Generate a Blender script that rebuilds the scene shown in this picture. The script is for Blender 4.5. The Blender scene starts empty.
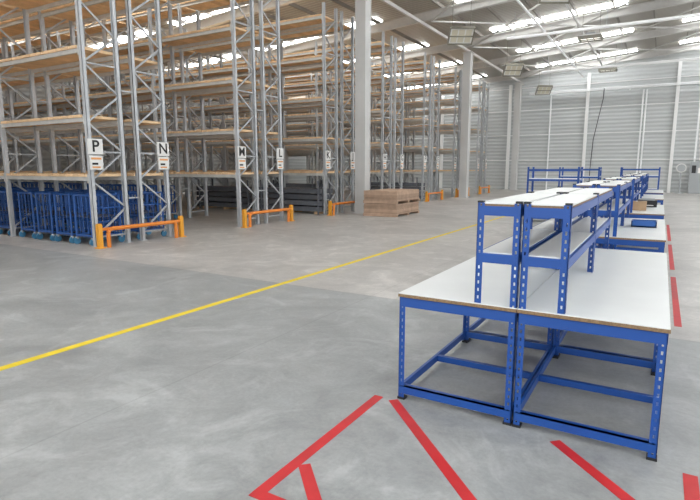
import bpy, math, random
from mathutils import Vector, Matrix
random.seed(4)
K=1.8   # one author unit = camera height = 1.8 m
S=bpy.context.scene
# ---------------------------------------------------------------- materials
def new_mat(name,col,rough=.6,metal=0.0,noise=0.0,nscale=6.0,island=0.0):
    m=bpy.data.materials.new(name); m.use_nodes=True
    nt=m.node_tree; b=nt.nodes['Principled BSDF']
    b.inputs['Base Color'].default_value=(*col,1); b.inputs['Roughness'].default_value=rough; b.inputs['Metallic'].default_value=metal
    if noise>0 or island>0:
        hsv=nt.nodes.new('ShaderNodeHueSaturation'); hsv.inputs['Color'].default_value=(*col,1)
        add=nt.nodes.new('ShaderNodeMath'); add.operation='ADD'
        tc=nt.nodes.new('ShaderNodeTexCoord'); nz=nt.nodes.new('ShaderNodeTexNoise'); nz.inputs['Scale'].default_value=nscale; nz.inputs['Detail'].default_value=5
        nt.links.new(tc.outputs['Object'],nz.inputs['Vector'])
        m1=nt.nodes.new('ShaderNodeMapRange'); m1.inputs['To Min'].default_value=1-noise; m1.inputs['To Max'].default_value=1+noise
        m1.inputs['From Min'].default_value=.3; m1.inputs['From Max'].default_value=.7
        nt.links.new(nz.outputs['Fac'],m1.inputs['Value'])
        g=nt.nodes.new('ShaderNodeNewGeometry'); m2=nt.nodes.new('ShaderNodeMapRange'); m2.inputs['To Min'].default_value=-island; m2.inputs['To Max'].default_value=island
        nt.links.new(g.outputs['Random Per Island'],m2.inputs['Value'])
        nt.links.new(m1.outputs[0],add.inputs[0]); nt.links.new(m2.outputs[0],add.inputs[1])
        nt.links.new(add.outputs[0],hsv.inputs['Value']); nt.links.new(hsv.outputs[0],b.inputs['Base Color'])
    return m
def emis(name,col,st):
    m=bpy.data.materials.new(name); m.use_nodes=True; b=m.node_tree.nodes['Principled BSDF']
    b.inputs['Base Color'].default_value=(*col,1); b.inputs['Emission Color'].default_value=(*col,1); b.inputs['Emission Strength'].default_value=st
    return m
BLUE=new_mat('blue_powdercoat',(.010,.072,.32),.38,noise=.06)
BLUET=new_mat('blue_trolley_paint',(.025,.11,.38),.45)
NAVY=new_mat('navy_trolley_panel',(.06,.08,.13),.6)
WHITE=new_mat('white_melamine',(.80,.82,.81),.35,noise=.02,nscale=3)
CHIP=new_mat('chipboard_edge',(.24,.16,.09),.8,noise=.25,nscale=60)
BLACK=new_mat('black_plastic',(.015,.015,.017),.5)
GALV=new_mat('galvanised_steel',(.50,.52,.54),.45,metal=.1,noise=.12,nscale=3)
GALVD=new_mat('galvanised_bracing',(.40,.42,.44),.5,metal=.1,noise=.12,nscale=3)
RBEAM=new_mat('rack_beam_grey',(.56,.56,.54),.5,noise=.08)
WOOD=new_mat('deck_timber',(.80,.56,.33),.75,noise=.10,nscale=4,island=.10)
CRATE=new_mat('crate_timber',(.46,.32,.23),.8,noise=.15,nscale=5,island=.18)
ORANGE=new_mat('orange_barrier_paint',(.78,.24,.03),.45)
YELLOW=new_mat('amber_post_paint',(.80,.36,.03),.45)
YTAPE=new_mat('yellow_floor_paint',(.82,.62,.03),.6,noise=.08,nscale=8)
RTAPE=new_mat('red_floor_tape',(.58,.025,.03),.5,noise=.12,nscale=5)
STEEL=new_mat('white_structural_steel',(.60,.59,.57),.6,noise=.04)
POSTW=new_mat('wall_post_white',(.85,.85,.84),.6)
PURL=new_mat('purlin_galv',(.24,.22,.19),.55,metal=.1)
COLM=new_mat('column_paint',(.55,.55,.54),.65,noise=.05,nscale=1.2)
PIPE=new_mat('white_pipe',(.88,.89,.89),.4)
DARK=new_mat('dark_steel_stock',(.13,.14,.16),.5,island=.3,noise=.1)
SIGN=new_mat('sign_white',(.74,.74,.72),.5)
LABEL=new_mat('label_orange',(.75,.35,.12),.6)
INK=new_mat('sign_ink',(.01,.01,.01),.6)
LED=emis('led_lens',(1,.98,.92),.9)
PLAQ=new_mat('heater_plaque',(.62,.58,.46),.6)
SKYL=emis('skylight_panel',(.97,.99,1.0),8.0)
REDM=new_mat('red_plastic',(.6,.03,.03),.4)
CARD=new_mat('cardboard',(.45,.30,.18),.8,noise=.1)
GREYP=new_mat('cabinet_grey',(.36,.38,.39),.5)
FRAMEG=new_mat('lamp_frame',(.22,.21,.17),.5)
RUB=new_mat('castor_rubber',(.06,.24,.42),.5)

# ---------------------------------------------------------------- mesh builder
class MB:
    def __init__(s): s.v=[];s.f=[];s.mi=[];s.mats=[]
    def idx(s,m):
        if m not in s.mats: s.mats.append(m)
        return s.mats.index(m)
    def hexa(s,c,m):
        n=len(s.v); s.v+= [tuple(p) for p in c]; k=s.idx(m)
        for q in ((0,3,2,1),(4,5,6,7),(0,1,5,4),(1,2,6,5),(2,3,7,6),(3,0,4,7)):
            s.f.append([n+i for i in q]); s.mi.append(k)
    def box(s,x0,x1,y0,y1,z0,z1,m):
        if x0>x1:x0,x1=x1,x0
        if y0>y1:y0,y1=y1,y0
        s.hexa([(x0,y0,z0),(x1,y0,z0),(x1,y1,z0),(x0,y1,z0),(x0,y0,z1),(x1,y0,z1),(x1,y1,z1),(x0,y1,z1)],m)
    def beam(s,p,q,w,d,m,up=(0,0,1)):
        p=Vector(p);q=Vector(q);t=(q-p).normalized();u=Vector(up)
        if abs(t.dot(u))>.98:u=Vector((0,1,0))
        a=t.cross(u).normalized()*w/2;b=a.cross(t).normalized()*d/2
        c=[]
        for e in (p,q):
            c+=[e-a-b,e+a-b,e+a+b,e-a+b]
        s.hexa(c,m)
    def cyl(s,p,q,r,m,n=10):
        p=Vector(p);q=Vector(q);t=(q-p).normalized();u=Vector((0,0,1))
        if abs(t.dot(u))>.98:u=Vector((0,1,0))
        a=t.cross(u).normalized();b=a.cross(t).normalized();k=s.idx(m);o=len(s.v)
        for e in (p,q):
            for i in range(n):
                g=2*math.pi*i/n; s.v.append(tuple(e+a*r*math.cos(g)+b*r*math.sin(g)))
        for i in range(n):
            j=(i+1)%n; s.f.append([o+i,o+j,o+n+j,o+n+i]); s.mi.append(k)
        s.f.append([o+i for i in range(n)][::-1]);s.mi.append(k)
        s.f.append([o+n+i for i in range(n)]);s.mi.append(k)
    def tube(s,pts,r,m,n=10):
        for a,b in zip(pts[:-1],pts[1:]): s.cyl(a,b,r,m,n)
    def rot(s,i0,ang,zc=0):
        c,sn=math.cos(ang),math.sin(ang)
        for i in range(i0,len(s.v)):
            x,y,z=s.v[i];z-=zc;s.v[i]=(x,y*c-z*sn,y*sn+z*c+zc)
    def mesh(s,name):
        me=bpy.data.meshes.new(name)
        me.from_pydata([(x*K,y*K,z*K) for x,y,z in s.v],[],s.f)
        for m in s.mats: me.materials.append(m)
        me.polygons.foreach_set('material_index',s.mi); me.update()
        import bmesh
        bm=bmesh.new();bm.from_mesh(me);bmesh.ops.recalc_face_normals(bm,faces=bm.faces);bm.to_mesh(me);bm.free()
        return me
    def obj(s,name,loc=(0,0,0),rz=0,parent=None):
        return place(s.mesh(name),name,loc,rz,parent)
def place(me,name,loc=(0,0,0),rz=0,parent=None):
    o=bpy.data.objects.new(name,me); S.collection.objects.link(o)
    o.location=[c*K for c in loc]; o.rotation_euler=(0,0,rz)
    if parent:o.parent=parent
    return o

# ---------------------------------------------------------------- shell
BY=25.3; LX=-17.2; RX=9.0; FY=-5.0
def rz_(x): return 5.70+.075*x
# floor
fm=bpy.data.materials.new('concrete_floor');fm.use_nodes=True;nt=fm.node_tree;N=nt.nodes;L=nt.links;b=N['Principled BSDF']
geo=N.new('ShaderNodeNewGeometry')
sep=N.new('ShaderNodeSeparateXYZ');L.new(geo.outputs['Position'],sep.inputs[0])
def noise(sc,det=6,rough=.6,dist=0):
    n=N.new('ShaderNodeTexNoise');n.inputs['Scale'].default_value=sc;n.inputs['Detail'].default_value=det;n.inputs['Roughness'].default_value=rough;n.inputs['Distortion'].default_value=dist
    L.new(geo.outputs['Position'],n.inputs['Vector']);return n
n1=noise(.5,9,.68,1.0);n2=noise(2.6,10,.75,.8);n3=noise(30,4,.7);n4=noise(.9,6,.6,2.5)
def mr(src,a,b_,c,d):
    m=N.new('ShaderNodeMapRange');m.inputs[1].default_value=a;m.inputs[2].default_value=b_;m.inputs[3].default_value=c;m.inputs[4].default_value=d;L.new(src,m.inputs[0]);return m.outputs[0]
def mth(op,a,b_):
    m=N.new('ShaderNodeMath');m.operation=op
    for i,x in enumerate((a,b_)):
        if isinstance(x,(int,float)):m.inputs[i].default_value=x
        else:L.new(x,m.inputs[i])
    return m.outputs[0]
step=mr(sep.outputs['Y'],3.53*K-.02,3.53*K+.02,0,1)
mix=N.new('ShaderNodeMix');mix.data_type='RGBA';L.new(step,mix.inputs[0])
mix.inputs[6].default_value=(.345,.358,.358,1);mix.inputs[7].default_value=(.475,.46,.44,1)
v=mth('MULTIPLY',mr(n1.outputs['Fac'],.33,.67,.80,1.18),mr(n2.outputs['Fac'],.3,.7,.78,1.20))
v=mth('MULTIPLY',v,mr(n3.outputs['Fac'],.3,.7,.92,1.08))
v=mth('ADD',v,mr(n4.outputs['Fac'],.54,.66,0,.20))
def joint(src,per,off,k):
    a=mth('ADD',src,off);f=mth('PINGPONG',a,per/2);return mr(f,.005,.012,k,1)
v=mth('MULTIPLY',v,joint(sep.outputs['Y'],3.3*K*2,-3.53*K,.72))
v=mth('MULTIPLY',v,joint(sep.outputs['X'],3.3*K,1.9*K,.86))
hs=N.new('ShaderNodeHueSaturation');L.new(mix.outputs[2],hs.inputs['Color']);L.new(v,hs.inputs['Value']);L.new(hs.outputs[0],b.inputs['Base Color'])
L.new(mr(n2.outputs['Fac'],.3,.7,.30,.52),b.inputs['Roughness'])
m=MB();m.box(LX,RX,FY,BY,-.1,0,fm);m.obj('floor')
# cladding
def clad(name,col,axis,sc):
    mt=bpy.data.materials.new(name);mt.use_nodes=True;nt=mt.node_tree;b=nt.nodes['Principled BSDF'];b.inputs['Base Color'].default_value=(*col,1);b.inputs['Roughness'].default_value=.5
    g=nt.nodes.new('ShaderNodeNewGeometry');w=nt.nodes.new('ShaderNodeTexWave');w.bands_direction=axis;w.inputs['Scale'].default_value=sc;w.wave_profile='SIN'
    nt.links.new(g.outputs['Position'],w.inputs['Vector']);bp=nt.nodes.new('ShaderNodeBump');bp.inputs['Strength'].default_value=.5;bp.inputs['Distance'].default_value=.05
    nt.links.new(w.outputs['Fac'],bp.inputs['Height']);nt.links.new(bp.outputs[0],b.inputs['Normal'])
    cr=nt.nodes.new('ShaderNodeMapRange');cr.inputs['To Min'].default_value=.88;cr.inputs['To Max'].default_value=1.04;nt.links.new(w.outputs['Fac'],cr.inputs['Value'])
    h=nt.nodes.new('ShaderNodeHueSaturation');h.inputs['Color'].default_value=(*col,1);nt.links.new(cr.outputs[0],h.inputs['Value']);nt.links.new(h.outputs[0],b.inputs['Base Color'])
    return mt
CW=clad('wall_cladding',(.52,.54,.54),'Z',1.1)
CR=clad('roof_liner',(.41,.385,.34),'Y',1.2)
m=MB();m.hexa([(LX,BY,0),(RX,BY,0),(RX,BY+.1,0),(LX,BY+.1,0),(LX,BY,rz_(LX)),(RX,BY,rz_(RX)),(RX,BY+.1,rz_(RX)),(LX,BY+.1,rz_(LX))],CW);m.obj('wall_back')
m=MB();m.box(LX-.1,LX,FY,BY+.1,0,rz_(LX),CW);m.obj('wall_left')
m=MB();m.hexa([(LX,FY,rz_(LX)),(RX,FY,rz_(RX)),(RX,BY+.1,rz_(RX)),(LX,BY+.1,rz_(LX)),(LX,FY,rz_(LX)+.1),(RX,FY,rz_(RX)+.1),(RX,BY+.1,rz_(RX)+.1),(LX,BY+.1,rz_(LX)+.1)],CR);m.obj('ceiling')
# skylights
m=MB();y=FY+1.2
while y<BY-1:
    for a,b_ in ((-16.4,-12.6),(-11.6,-7.2),(-5.0,-1.2),(.2,3.8),(5.0,8.0)):
        m.hexa([(a,y,rz_(a)-.03),(b_,y,rz_(b_)-.03),(b_,y+.42,rz_(b_)-.03),(a,y+.42,rz_(a)-.03),(a,y,rz_(a)-.005),(b_,y,rz_(b_)-.005),(b_,y+.42,rz_(b_)-.005),(a,y+.42,rz_(a)-.005)],SKYL)
    y+=3.47
m.obj('window_skylight')
# purlins
m=MB();x=LX+.5
while x<RX:
    z=rz_(x)-.03
    m.box(x-.005,x+.005,FY,BY,z-.12,z-.035,PURL);m.box(x-.03,x+.005,FY,BY,z-.125,z-.117,PURL)
    x+=.95
m.obj('roof_purlins')
# rafters (I beams)
rys=[-.3,3.2,6.7,10.2,13.7,17.2,20.7,24.2]
m=MB()
for y in rys:
    a,b_=LX+.05,RX
    p=lambda X,d:(X,y,rz_(X)-d)
    m.beam(p(a,.27),p(b_,.27),.02,.20,STEEL);m.beam(p(a,.165),p(b_,.165),.11,.02,STEEL);m.beam(p(a,.37),p(b_,.37),.11,.02,STEEL)
m.obj('roof_rafters')
CX=-5.72
m=MB();z=rz_(CX)-.50
m.box(CX-.01,CX+.01,FY,BY,z-.04,z+.04,STEEL);m.box(CX-.03,CX+.03,FY,BY,z-.05,z-.04,STEEL)
for X in (-2.4,1.0,4.4):
    zz=rz_(X)-.44;m.cyl((X,FY,zz),(X,BY,zz),.03,STEEL,8)
m.obj('roof_tie_beams')
m=MB()
for y in rys[2:-1]:
    for (a,b_) in ((-5.6,-2.4),(-2.4,1.0)):
        m.cyl((a,y,rz_(a)-.42),(b_,y+3.5,rz_(b_)-.42),.022,STEEL,8)
        m.cyl((b_,y,rz_(b_)-.42),(a,y+3.5,rz_(a)-.42),.022,STEEL,8)
m.obj('roof_bracing_rods')
# columns (H sections)
m=MB();zt=rz_(CX)-.56
w=.125
m.box(-w,w,-w,-w+.02,0,zt,COLM);m.box(-w,w,w-.02,w,0,zt,COLM);m.box(-.01,.01,-w+.02,w-.02,0,zt,COLM)
m.box(w-.03,w-.012,-w+.02,w-.02,0,zt,COLM)
m.box(-w-.05,w+.05,-w-.05,w+.05,0,.02,COLM);m.box(-w-.04,w+.04,-w-.04,w+.04,zt-.02,zt,COLM)
cm=m.mesh('support_column')
for y in (10.2,17.2,24.2): place(cm,'support_column',(CX,y,0))
# back wall posts, rails
m=MB()
for x in (-12.9,-9.6,-6.3,-3.0,.3,3.6,6.9):
    m.box(x-.06,x+.06,BY-.16,BY-.14,0,rz_(x)-.45,POSTW);m.box(x-.012,x+.012,BY-.14,BY-.03,0,rz_(x)-.45,POSTW);m.box(x-.06,x+.06,BY-.03,BY-.005,0,rz_(x)-.45,POSTW)
for z in (1.35,2.5,3.6,4.6):
    m.box(-16.9,8.9,BY-.05,BY-.005,z-.015,z+.015,POSTW)
m.obj('trim_wall_framing')

# ---------------------------------------------------------------- pallet racks
RH=4.32; LV=[.87,1.60,2.42,3.25,4.05]; BAY=2.0; NB=5
m=MB()
def upright(x,y,s):
    w=.055;d=.05
    m.box(x-w/2,x-w/2+.008,y-d/2,y+d/2,.0,RH,GALV)
    m.box(x+w/2-.008,x+w/2,y-d/2,y+d/2,.0,RH,GALV)
    m.box(x-w/2,x+w/2,(y-s*d/2),(y-s*d/2+s*.008),0,RH,GALV)
    m.box(x-w/2-.02,x+w/2+.02,y-d/2-.02,y+d/2+.02,0,.008,GALV)
for b_ in range(NB+1):
    x=-.03-b_*BAY
    for (ya,yb) in ((.03,.50),(.73,1.20)):
        upright(x,ya,1);upright(x,yb,-1)
        z=.12;k=0;st=.36
        m.beam((x,ya,z),(x,yb,z),.02,.02,GALVD)
        while z+st<RH:
            p,q=((x,ya,z),(x,yb,z+st)) if k%2==0 else ((x,yb,z),(x,ya,z+st))
            m.beam(p,q,.018,.022,GALVD)
            if k%3==2: m.beam((x,ya,z+st),(x,yb,z+st),.02,.02,GALVD)
            z+=st;k+=1
    for z in (.6,2.0,3.4): m.beam((x,.50,z),(x,.73,z),.02,.02,GALVD)
for b_ in range(NB):
    xa=-.06-b_*BAY;xb=xa-BAY+.06
    for z in LV:
        for y in (.02,.505,.725,1.21):
            m.box(xa,xb,y-.014,y+.014,z-.03,z+.020,RBEAM)
            for xx in (xa,xb): m.box(xx-.012,xx+.012,y-.02,y+.02,z-.06,z+.05,RBEAM)
        for (ya,yb) in ((-.014,.535),(.695,1.244)):
            n=13
            for i in range(n):
                x0=xa-.02-(BAY-.10)*i/n
                m.box(x0,x0-(BAY-.10)/n+.012,ya,yb,z+.021,z+.054,WOOD)
rack=m.mesh('pallet_rack')
RXE=-6.15
rowY=[1.33,4.0,6.67,9.34,12.0,14.67,17.33,20.0]
for y in rowY: place(rack,'pallet_rack',(RXE,y,0))

# end barriers
m=MB()
for y in (-.03,1.27):
    m.box(-.028,.028,y-.028,y+.028,0,.30,YELLOW);m.box(-.05,.05,y-.05,y+.05,0,.012,YELLOW);m.box(-.024,.024,y-.024,y+.024,.30,.31,YELLOW)
pts=[(.02,.08,.0),(.02,.08,.19),(.02,.095,.22),(.02,.125,.235),(.02,1.115,.235),(.02,1.145,.22),(.02,1.16,.19),(.02,1.16,0)]
m.tube(pts,.026,ORANGE,12)
m.cyl((0,-.03,.235),(0,1.27,.235),.02,ORANGE,10)
bar=m.mesh('rack_end_barrier')
for y in rowY: place(bar,'rack_end_barrier',(RXE+.14,y,0))

# aisle signs
lets=[('R','Q'),('P','N'),('M','L'),('K','J'),('H','G'),('F','E'),('D','C'),('B','A')]
for y,(a,b_) in zip(rowY,lets):
    for l,yy in ((a,.08),(b_,1.12)):
        m=MB();m.box(0,.012,-.10,.10,.10,.29,SIGN);m.box(0,.012,-.09,.09,-.09,.085,SIGN)
        m.box(.012,.014,-.07,.07,.035,.06,LABEL);m.box(.012,.014,-.06,.02,-.03,-.005,INK);m.box(.012,.014,-.06,.05,-.07,-.05,LABEL)
        o=m.obj('aisle_sign',(RXE+.015,y+yy,1.07))
        cu=bpy.data.curves.new('letter','FONT');cu.body=l;cu.size=.20*K;cu.align_x='CENTER';cu.align_y='CENTER';cu.extrude=.001;cu.offset=.006
        cu.materials.append(INK)
        t=bpy.data.objects.new('letter',cu);S.collection.objects.link(t);t.parent=o
        t.location=(.0145*K,0,.195*K);t.rotation_euler=(math.pi/2,0,math.pi/2)

# ---------------------------------------------------------------- trolleys (tubular roll cages)
m=MB()
W=.34;D=.42;Ht=.66
for x in (0,W):
    for y in (0,D):
        m.cyl((x,y,.10),(x,y,Ht),.013,BLUET,8)
        m.cyl((x-.012,y,.045),(x+.012,y,.045),.045,RUB,12);m.box(x-.018,x+.018,y-.012,y+.012,.07,.10,GALV)
for z in (.125,.30,.48,Ht-.01):
    m.cyl((0,D,z),(W,D,z),.008,BLUET,8)
    for x in (0,W): m.cyl((x,0,z),(x,D,z),.009,BLUET,8)
for z in (.125,Ht-.01): m.cyl((0,0,z),(W,0,z),.012,BLUET,8)
for i in range(1,4):
    x=W*i/4;m.cyl((x,0,.1),(x,0,Ht),.005,BLUET,6);m.cyl((x,D,.1),(x,D,Ht),.005,BLUET,6)
for i in range(1,5):
    y=D*i/5
    for x in (0,W):m.cyl((x,y,.1),(x,y,Ht),.006,BLUET,6)
m.box(0,W,0,D,.10,.115,NAVY);m.box(.01,W-.01,.01,D-.01,.36,.372,NAVY)
tr=m.mesh('roll_cage_trolley')
for bx in range(3):
    for i in range(4):
        for yy in (4.05,4.76):
            place(tr,'roll_cage_trolley',(RXE-.55-bx*BAY-i*.45+.08,yy,0))
for bx in (1,2,3):
    for i in range(4):
        place(tr,'roll_cage_trolley',(RXE-.55-bx*BAY-i*.45+.08,6.67+.05,0))
# stock under racks
m=MB()
for L_ in range(4):
    for i in range(5):
        m.box(-1.8,0,i*.09,i*.09+.07,.06+L_*.13,.06+L_*.13+.10,DARK)
for x in (-1.6,-.9,-.2): m.box(x,x+.06,0,.43,0,.06,WOOD)
for x in (-1.7,-.1):
    for y in (-.015,.45): m.box(x,x+.03,y-.01,y+.01,0,.72,DARK)
st=m.mesh('steel_beam_bundle')
for (y,bs) in ((9.34,(0,1)),(12.0,(1,)),(14.67,(0,)),):
    for k in bs: place(st,'steel_beam_bundle',(RXE-.12-k*BAY,y+.045,0))
# crate stack
m=MB()
cx,cy=.78,1.25
for p_ in range(2):
    z=p_*.27
    for y in (0,cy/2-.03,cy-.06): m.box(0,cx,y,y+.06,z,z+.05,CRATE)
    m.box(0,cx,0,cy,z+.05,z+.06,CRATE)
    for l in range(7):
        zz=z+.06+l*.029
        j=random.uniform(-.008,.008)
        m.box(.01+j,cx-.01+j,.01-j,cy-.01-j,zz+.002,zz+.027,CRATE)
m.obj('timber_board_stack',(-5.38,9.62,0),.03)

# ---------------------------------------------------------------- workstations
def lpost(m,x,y,z0,z1,sx,sy,w=.026,t=.0025,holes=True,mt=None):
    mt=mt or BLUE
    def strip(a,b_,za,zb,ax):
        if ax==0:m.box(x+sx*a,x+sx*b_,y,y+sy*t,za,zb,mt)
        else:m.box(x,x+sx*t,y+sy*a,y+sy*b_,za,zb,mt)
    for ax in (0,1):
        if not holes: strip(0,w,z0,z1,ax);continue
        strip(0,w*.36,z0,z1,ax);strip(w*.62,w,z0,z1,ax)
        z=z0;pit=.030;hh=.013
        while z<z1:
            strip(w*.36,w*.62,z,min(z+pit-hh,z1),ax);z+=pit
WX=.98;ML=.90
def station(nmod,holes=True):
    m=MB();c=WX/2;d=.163
    TZ=.476;top=.87
    ys=[i*ML for i in range(nmod+1)]
    bt=.012
    for i in range(nmod):
        y0=ys[i]+.004;y1=ys[i+1]-.004
        for (xa,xb) in ((0,c-.004),(c+.004,WX)):
            for (px,sx) in ((xa,1),(xb,-1)):
                inner=abs(px-c)<.01
                zt=top if inner else TZ-.016
                for (py,sy) in ((y0,1),(y1,-1)):
                    lpost(m,px,py,0.004,zt,sx,sy,holes=holes)
                    m.box(px-.003*sx,px+.03*sx,py-.003*sy,py+.03*sy,0,.010,BLACK)
                    if inner: m.box(px-.001*sx,px+.022*sx,py-.001*sy,py+.022*sy,top,top+.008,BLACK)
            for (za,zb) in ((.418,.460),(.028,.062)):
                m.box(xa+.006,xb-.006,y0-.001,y0+bt,za,zb,BLUE);m.box(xa+.006,xb-.006,y1-bt,y1+.001,za,zb,BLUE)
                m.box(xa-.001,xa+bt,y0+.006,y1-.006,za,zb,BLUE);m.box(xb-bt,xb+.001,y0+.006,y1-.006,za,zb,BLUE)
                m.box(xa+.006,xb-.006,y0-.001,y0+.03,zb-.003,zb,BLUE)
            ym=(y0+y1)/2
            m.box(xa+.01,xb-.01,ym-.012,ym+.012,.03,.058,BLUE)
            m.box(xa+.01,xb-.01,ym-.012,ym+.012,.425,.455,BLUE)
            m.box(xa-.004,xb+.002 if xb<c else xb+.006,y0-.006,y1+.002,.460,.473,CHIP)
            m.box(xa-.003,xb+.002 if xb<c else xb+.005,y0-.005,y1+.002,.473,.4765,WHITE)
        for (xa,xb,o) in ((c-d-.004,c-.006,-1),(c+.006,c+d+.004,1)):
            px=xa if o<0 else xb; sx=1 if o<0 else -1
            for (py,sy) in ((y0,1),(y1,-1)):
                lpost(m,px,py,TZ+.001,top,sx,sy,holes=holes)
                m.box(px-.001*sx,px+.022*sx,py-.001*sy,py+.022*sy,top,top+.007,BLACK)
            for (za,zb) in ((.822,.858),(.640,.676)):
                m.box(xa+.006,xb-.006,y0-.001,y0+bt,za,zb,BLUE);m.box(xa+.006,xb-.006,y1-bt,y1+.001,za,zb,BLUE)
                m.box(xa-.001,xa+bt,y0+.006,y1-.006,za,zb,BLUE);m.box(xb-bt,xb+.001,y0+.006,y1-.006,za,zb,BLUE)
            m.box(xa+.004,xb-.004,y0+.006,y1-.006,.858,.866,CHIP);m.box(xa+.003,xb-.003,y0+.005,y1-.005,.866,.871,WHITE)
            m.box(xa+.012,xb-.012,y0+.012,y1-.012,.668,.680,WHITE)
    return m
s2=station(2).mesh('packing_workstation')
SX=-.918
place(s2,'packing_workstation',(SX,1.96,0))
s2b=station(2,False).mesh('packing_workstation_b')
for y in (4.45,6.95,10.3,13.0): place(s2b,'packing_workstation',(SX,y,0))
m=MB()
for (x,sx) in ((0,1),(.9,-1)):
    for (y,sy) in ((0,1),(.45,-1)): lpost(m,x,y,0,1.02,sx,sy,w=.035,t=.004,holes=False);
for z in (.1,.47,.80,.98):
    for y in (0,.438): m.box(.006,.894,y,y+.012,z-.04,z,BLUE)
    for x in (0,.888): m.box(x,x+.012,.006,.444,z-.04,z,BLUE)
    if z<.9: m.box(.006,.894,.006,.444,z-.004,z+.008,WHITE)
wb=m.mesh('blue_shelf_bench')
for p in ((-2.15,10.1),(-2.15,13.6),(-.93,15.4)): place(wb,'blue_shelf_bench',(p[0],p[1],0))
# things left on the far benches
m=MB();m.box(0,.2,0,.16,0,.012,BLUET)
for q in ((0,.2,0,.01),(0,.2,.15,.16),(0,.01,0,.16),(.19,.2,0,.16)): m.box(q[0],q[1],q[2],q[3],.0,.055,BLUET)
m.obj('small_parts_tray',(-.2,5.3,.4775))
m=MB();m.box(0,.22,0,.18,0,.11,CARD);m.box(.1,.12,0,.18,.11,.112,SIGN);m.obj('cardboard_box',(-.35,7.4,.4775))
m=MB();m.box(0,.24,0,.18,0,.09,BLACK);m.box(.03,.21,.02,.16,.09,.11,GREYP);m.box(.04,.20,-.03,0,.02,.03,SIGN);m.obj('label_printer',(-.26,8.1,.4775))
# ---------------------------------------------------------------- floor markings
def strip(m,x0,y0,x1,y1,w,mt,z=.0012):
    d=Vector((x1-x0,y1-y0,0)).normalized();n=Vector((-d.y,d.x,0))*w/2
    p=Vector((x0,y0,0));q=Vector((x1,y1,0))
    c=[p-n,q-n,q+n,p+n];m.hexa([(a.x,a.y,0.0003) for a in c]+[(a.x,a.y,z) for a in c],mt)
m=MB();strip(m,-2.80,-4,-2.76,12.5,.058,YTAPE);m.obj('yellow_floor_line')
m=MB();tw=.042
strip(m,-1.0,1.94,-1.0,1.12,tw,RTAPE);strip(m,-1.02,1.125,.18,1.125,tw,RTAPE,.0014)
strip(m,-.929,1.936,-.12,1.127,tw,RTAPE,.0016);strip(m,-.97,1.33,-.78,1.14,tw,RTAPE,.0016);strip(m,-.262,1.93,.14,1.53,tw,RTAPE,.0016)
strip(m,.16,1.93,.16,1.10,tw,RTAPE)
m.obj('red_floor_marking')
m=MB()
for a,b_ in ((3.82,5.6),(6.0,8.0),(8.4,10.8)): strip(m,.168,a,.168,b_,tw,RTAPE)
m.obj('red_floor_marking')

# ---------------------------------------------------------------- tilted overhead radiant heaters and flat high bay lights
def lamp(tilt,face,rod):
    m=MB()
    m.box(-.28,.28,-.20,.20,0,.09,SIGN)
    for x in (-.17,0,.17): m.box(x-.07,x+.07,-.17,.17,-.006,0,face)
    for y in (-.215,0,.215): m.box(-.30,.30,y-.012,y+.012,-.03,.06,FRAMEG)
    for x in (-.29,.29): m.box(x-.012,x+.012,-.22,.22,-.03,.06,FRAMEG)
    m.box(-.12,.12,-.09,.09,.09,.16,GREYP)
    m.rot(0,tilt)
    for x in (-.22,.22):
        m.cyl((x,0,.05),(x,0,rod),.006,FRAMEG,6)
    return m
hm=lamp(-.75,PLAQ,1.15).mesh('radiant_heater');lm=lamp(0,LED,.92).mesh('high_bay_light')
for (x,y) in ((-4.45,12.8),(-4.45,18.0),(-4.45,23.2),(-2.0,11.2)): place(hm,'radiant_heater',(x,y,rz_(x)-1.2),.55)
for (x,y) in ((-2.0,16.5),(-2.0,22.0),(1.2,9.0),(1.2,14.5),(1.2,19.0)): place(lm,'high_bay_light',(x,y,rz_(x)-1.0),.0)
# pipes / cable trays
for (y,z) in ((20.3,4.40),(15.3,4.55)):
    m=MB()
    m.cyl((-4.0,y,z),(6,y,z),.042,PIPE,10)
    for x in (-3.8,-1.5,.6,3.5): m.cyl((x,y,z),(x,y,rz_(x)-.2),.006,GALV,6)
    m.obj('sprinkler_pipe')
m=MB();m.cyl((-3.2,4,4.85),(-3.2,25,4.85),.03,PIPE,10);m.obj('sprinkler_pipe')
m=MB();
for z in (4.25,4.31): m.box(-5.4,8,BY-.36,BY-.34,z,z+.03,PIPE);m.box(-5.4,8,BY-.22,BY-.20,z,z+.03,PIPE)
m.box(-5.4,8,BY-.34,BY-.22,4.25,4.26,PIPE)
for x in (-4.6,-1.4,1.9,5): m.box(x-.015,x+.015,BY-.36,BY-.17,4.2,4.24,PIPE)
m.obj('cable_tray')
m=MB()
for x in (-4.5,-.9,-.78): m.cyl((x,BY-.09,0),(x,BY-.09,4.2),.03,PIPE,8)
m.obj('wall_conduit')
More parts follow.
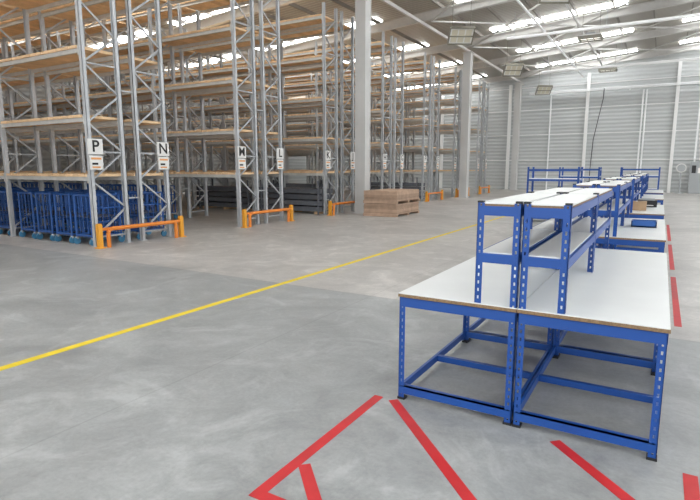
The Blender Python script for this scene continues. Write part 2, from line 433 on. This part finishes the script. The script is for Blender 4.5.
m=MB();m.tube([(-2.35,BY-.42,4.3),(-2.36,BY-.4,3.9),(-2.5,BY-.35,3.1),(-2.65,BY-.3,2.2),(-2.7,BY-.24,1.0),(-2.7,BY-.24,.0)],.016,BLACK,8);m.obj('black_power_cable')
# back wall equipment
m=MB();m.box(-.3,.3,-.02,.0,0,1.2,GREYP);m.box(-.34,-.3,-.04,0,0,1.24,STEEL);m.box(.3,.34,-.04,0,0,1.24,STEEL);m.box(-.34,.34,-.04,0,1.2,1.24,STEEL);m.box(.2,.25,-.05,-.02,.55,.6,BLACK)
m.obj('door_1',(2.4,BY-.06,0))
m=MB();m.box(0,.42,-.2,0,.0,1.25,GREYP);m.box(.02,.40,-.21,-.2,.06,1.2,GREYP);m.box(.5,.8,-.15,0,.0,1.5,SIGN);m.box(.1,.16,-.1,-.04,1.25,4,PIPE);m.box(.6,.66,-.1,-.04,1.5,4,PIPE);m.box(.55,.75,-.16,-.15,.9,1.1,REDM)
m.box(.06,.2,-.22,-.21,.8,1.1,BLACK);m.box(.26,.36,-.22,-.21,.8,1.0,SIGN)
m.obj('electrical_cabinet',(.95,BY-.37,0))
m=MB();m.cyl((0,0,1.0),(0,-.12,1.0),.18,SIGN,20);m.cyl((0,-.12,1.0),(0,-.13,1.0),.14,GREYP,20);m.cyl((0,-.06,0),(0,-.06,.86),.025,GREYP,8);m.cyl((0,-.06,0),(0,-.06,.03),.15,GREYP,16);m.obj('pedestal_fan',(.66,BY-.5,0))

# ---------------------------------------------------------------- light & camera
w=bpy.data.worlds.new('World');S.world=w;w.use_nodes=True
bg=w.node_tree.nodes['Background'];bg.inputs[0].default_value=(.97,.985,1,1);bg.inputs[1].default_value=1.2
cam=bpy.data.cameras.new('Camera');co=bpy.data.objects.new('Camera',cam);S.collection.objects.link(co)
co.location=(0,0,K);co.rotation_euler=(math.radians(90-8.96),0,math.radians(30.66))
cam.lens=520/700*36;cam.sensor_width=36;cam.clip_end=300
S.camera=co
S.view_settings.view_transform='Standard';S.view_settings.look='None';S.view_settings.exposure=.68
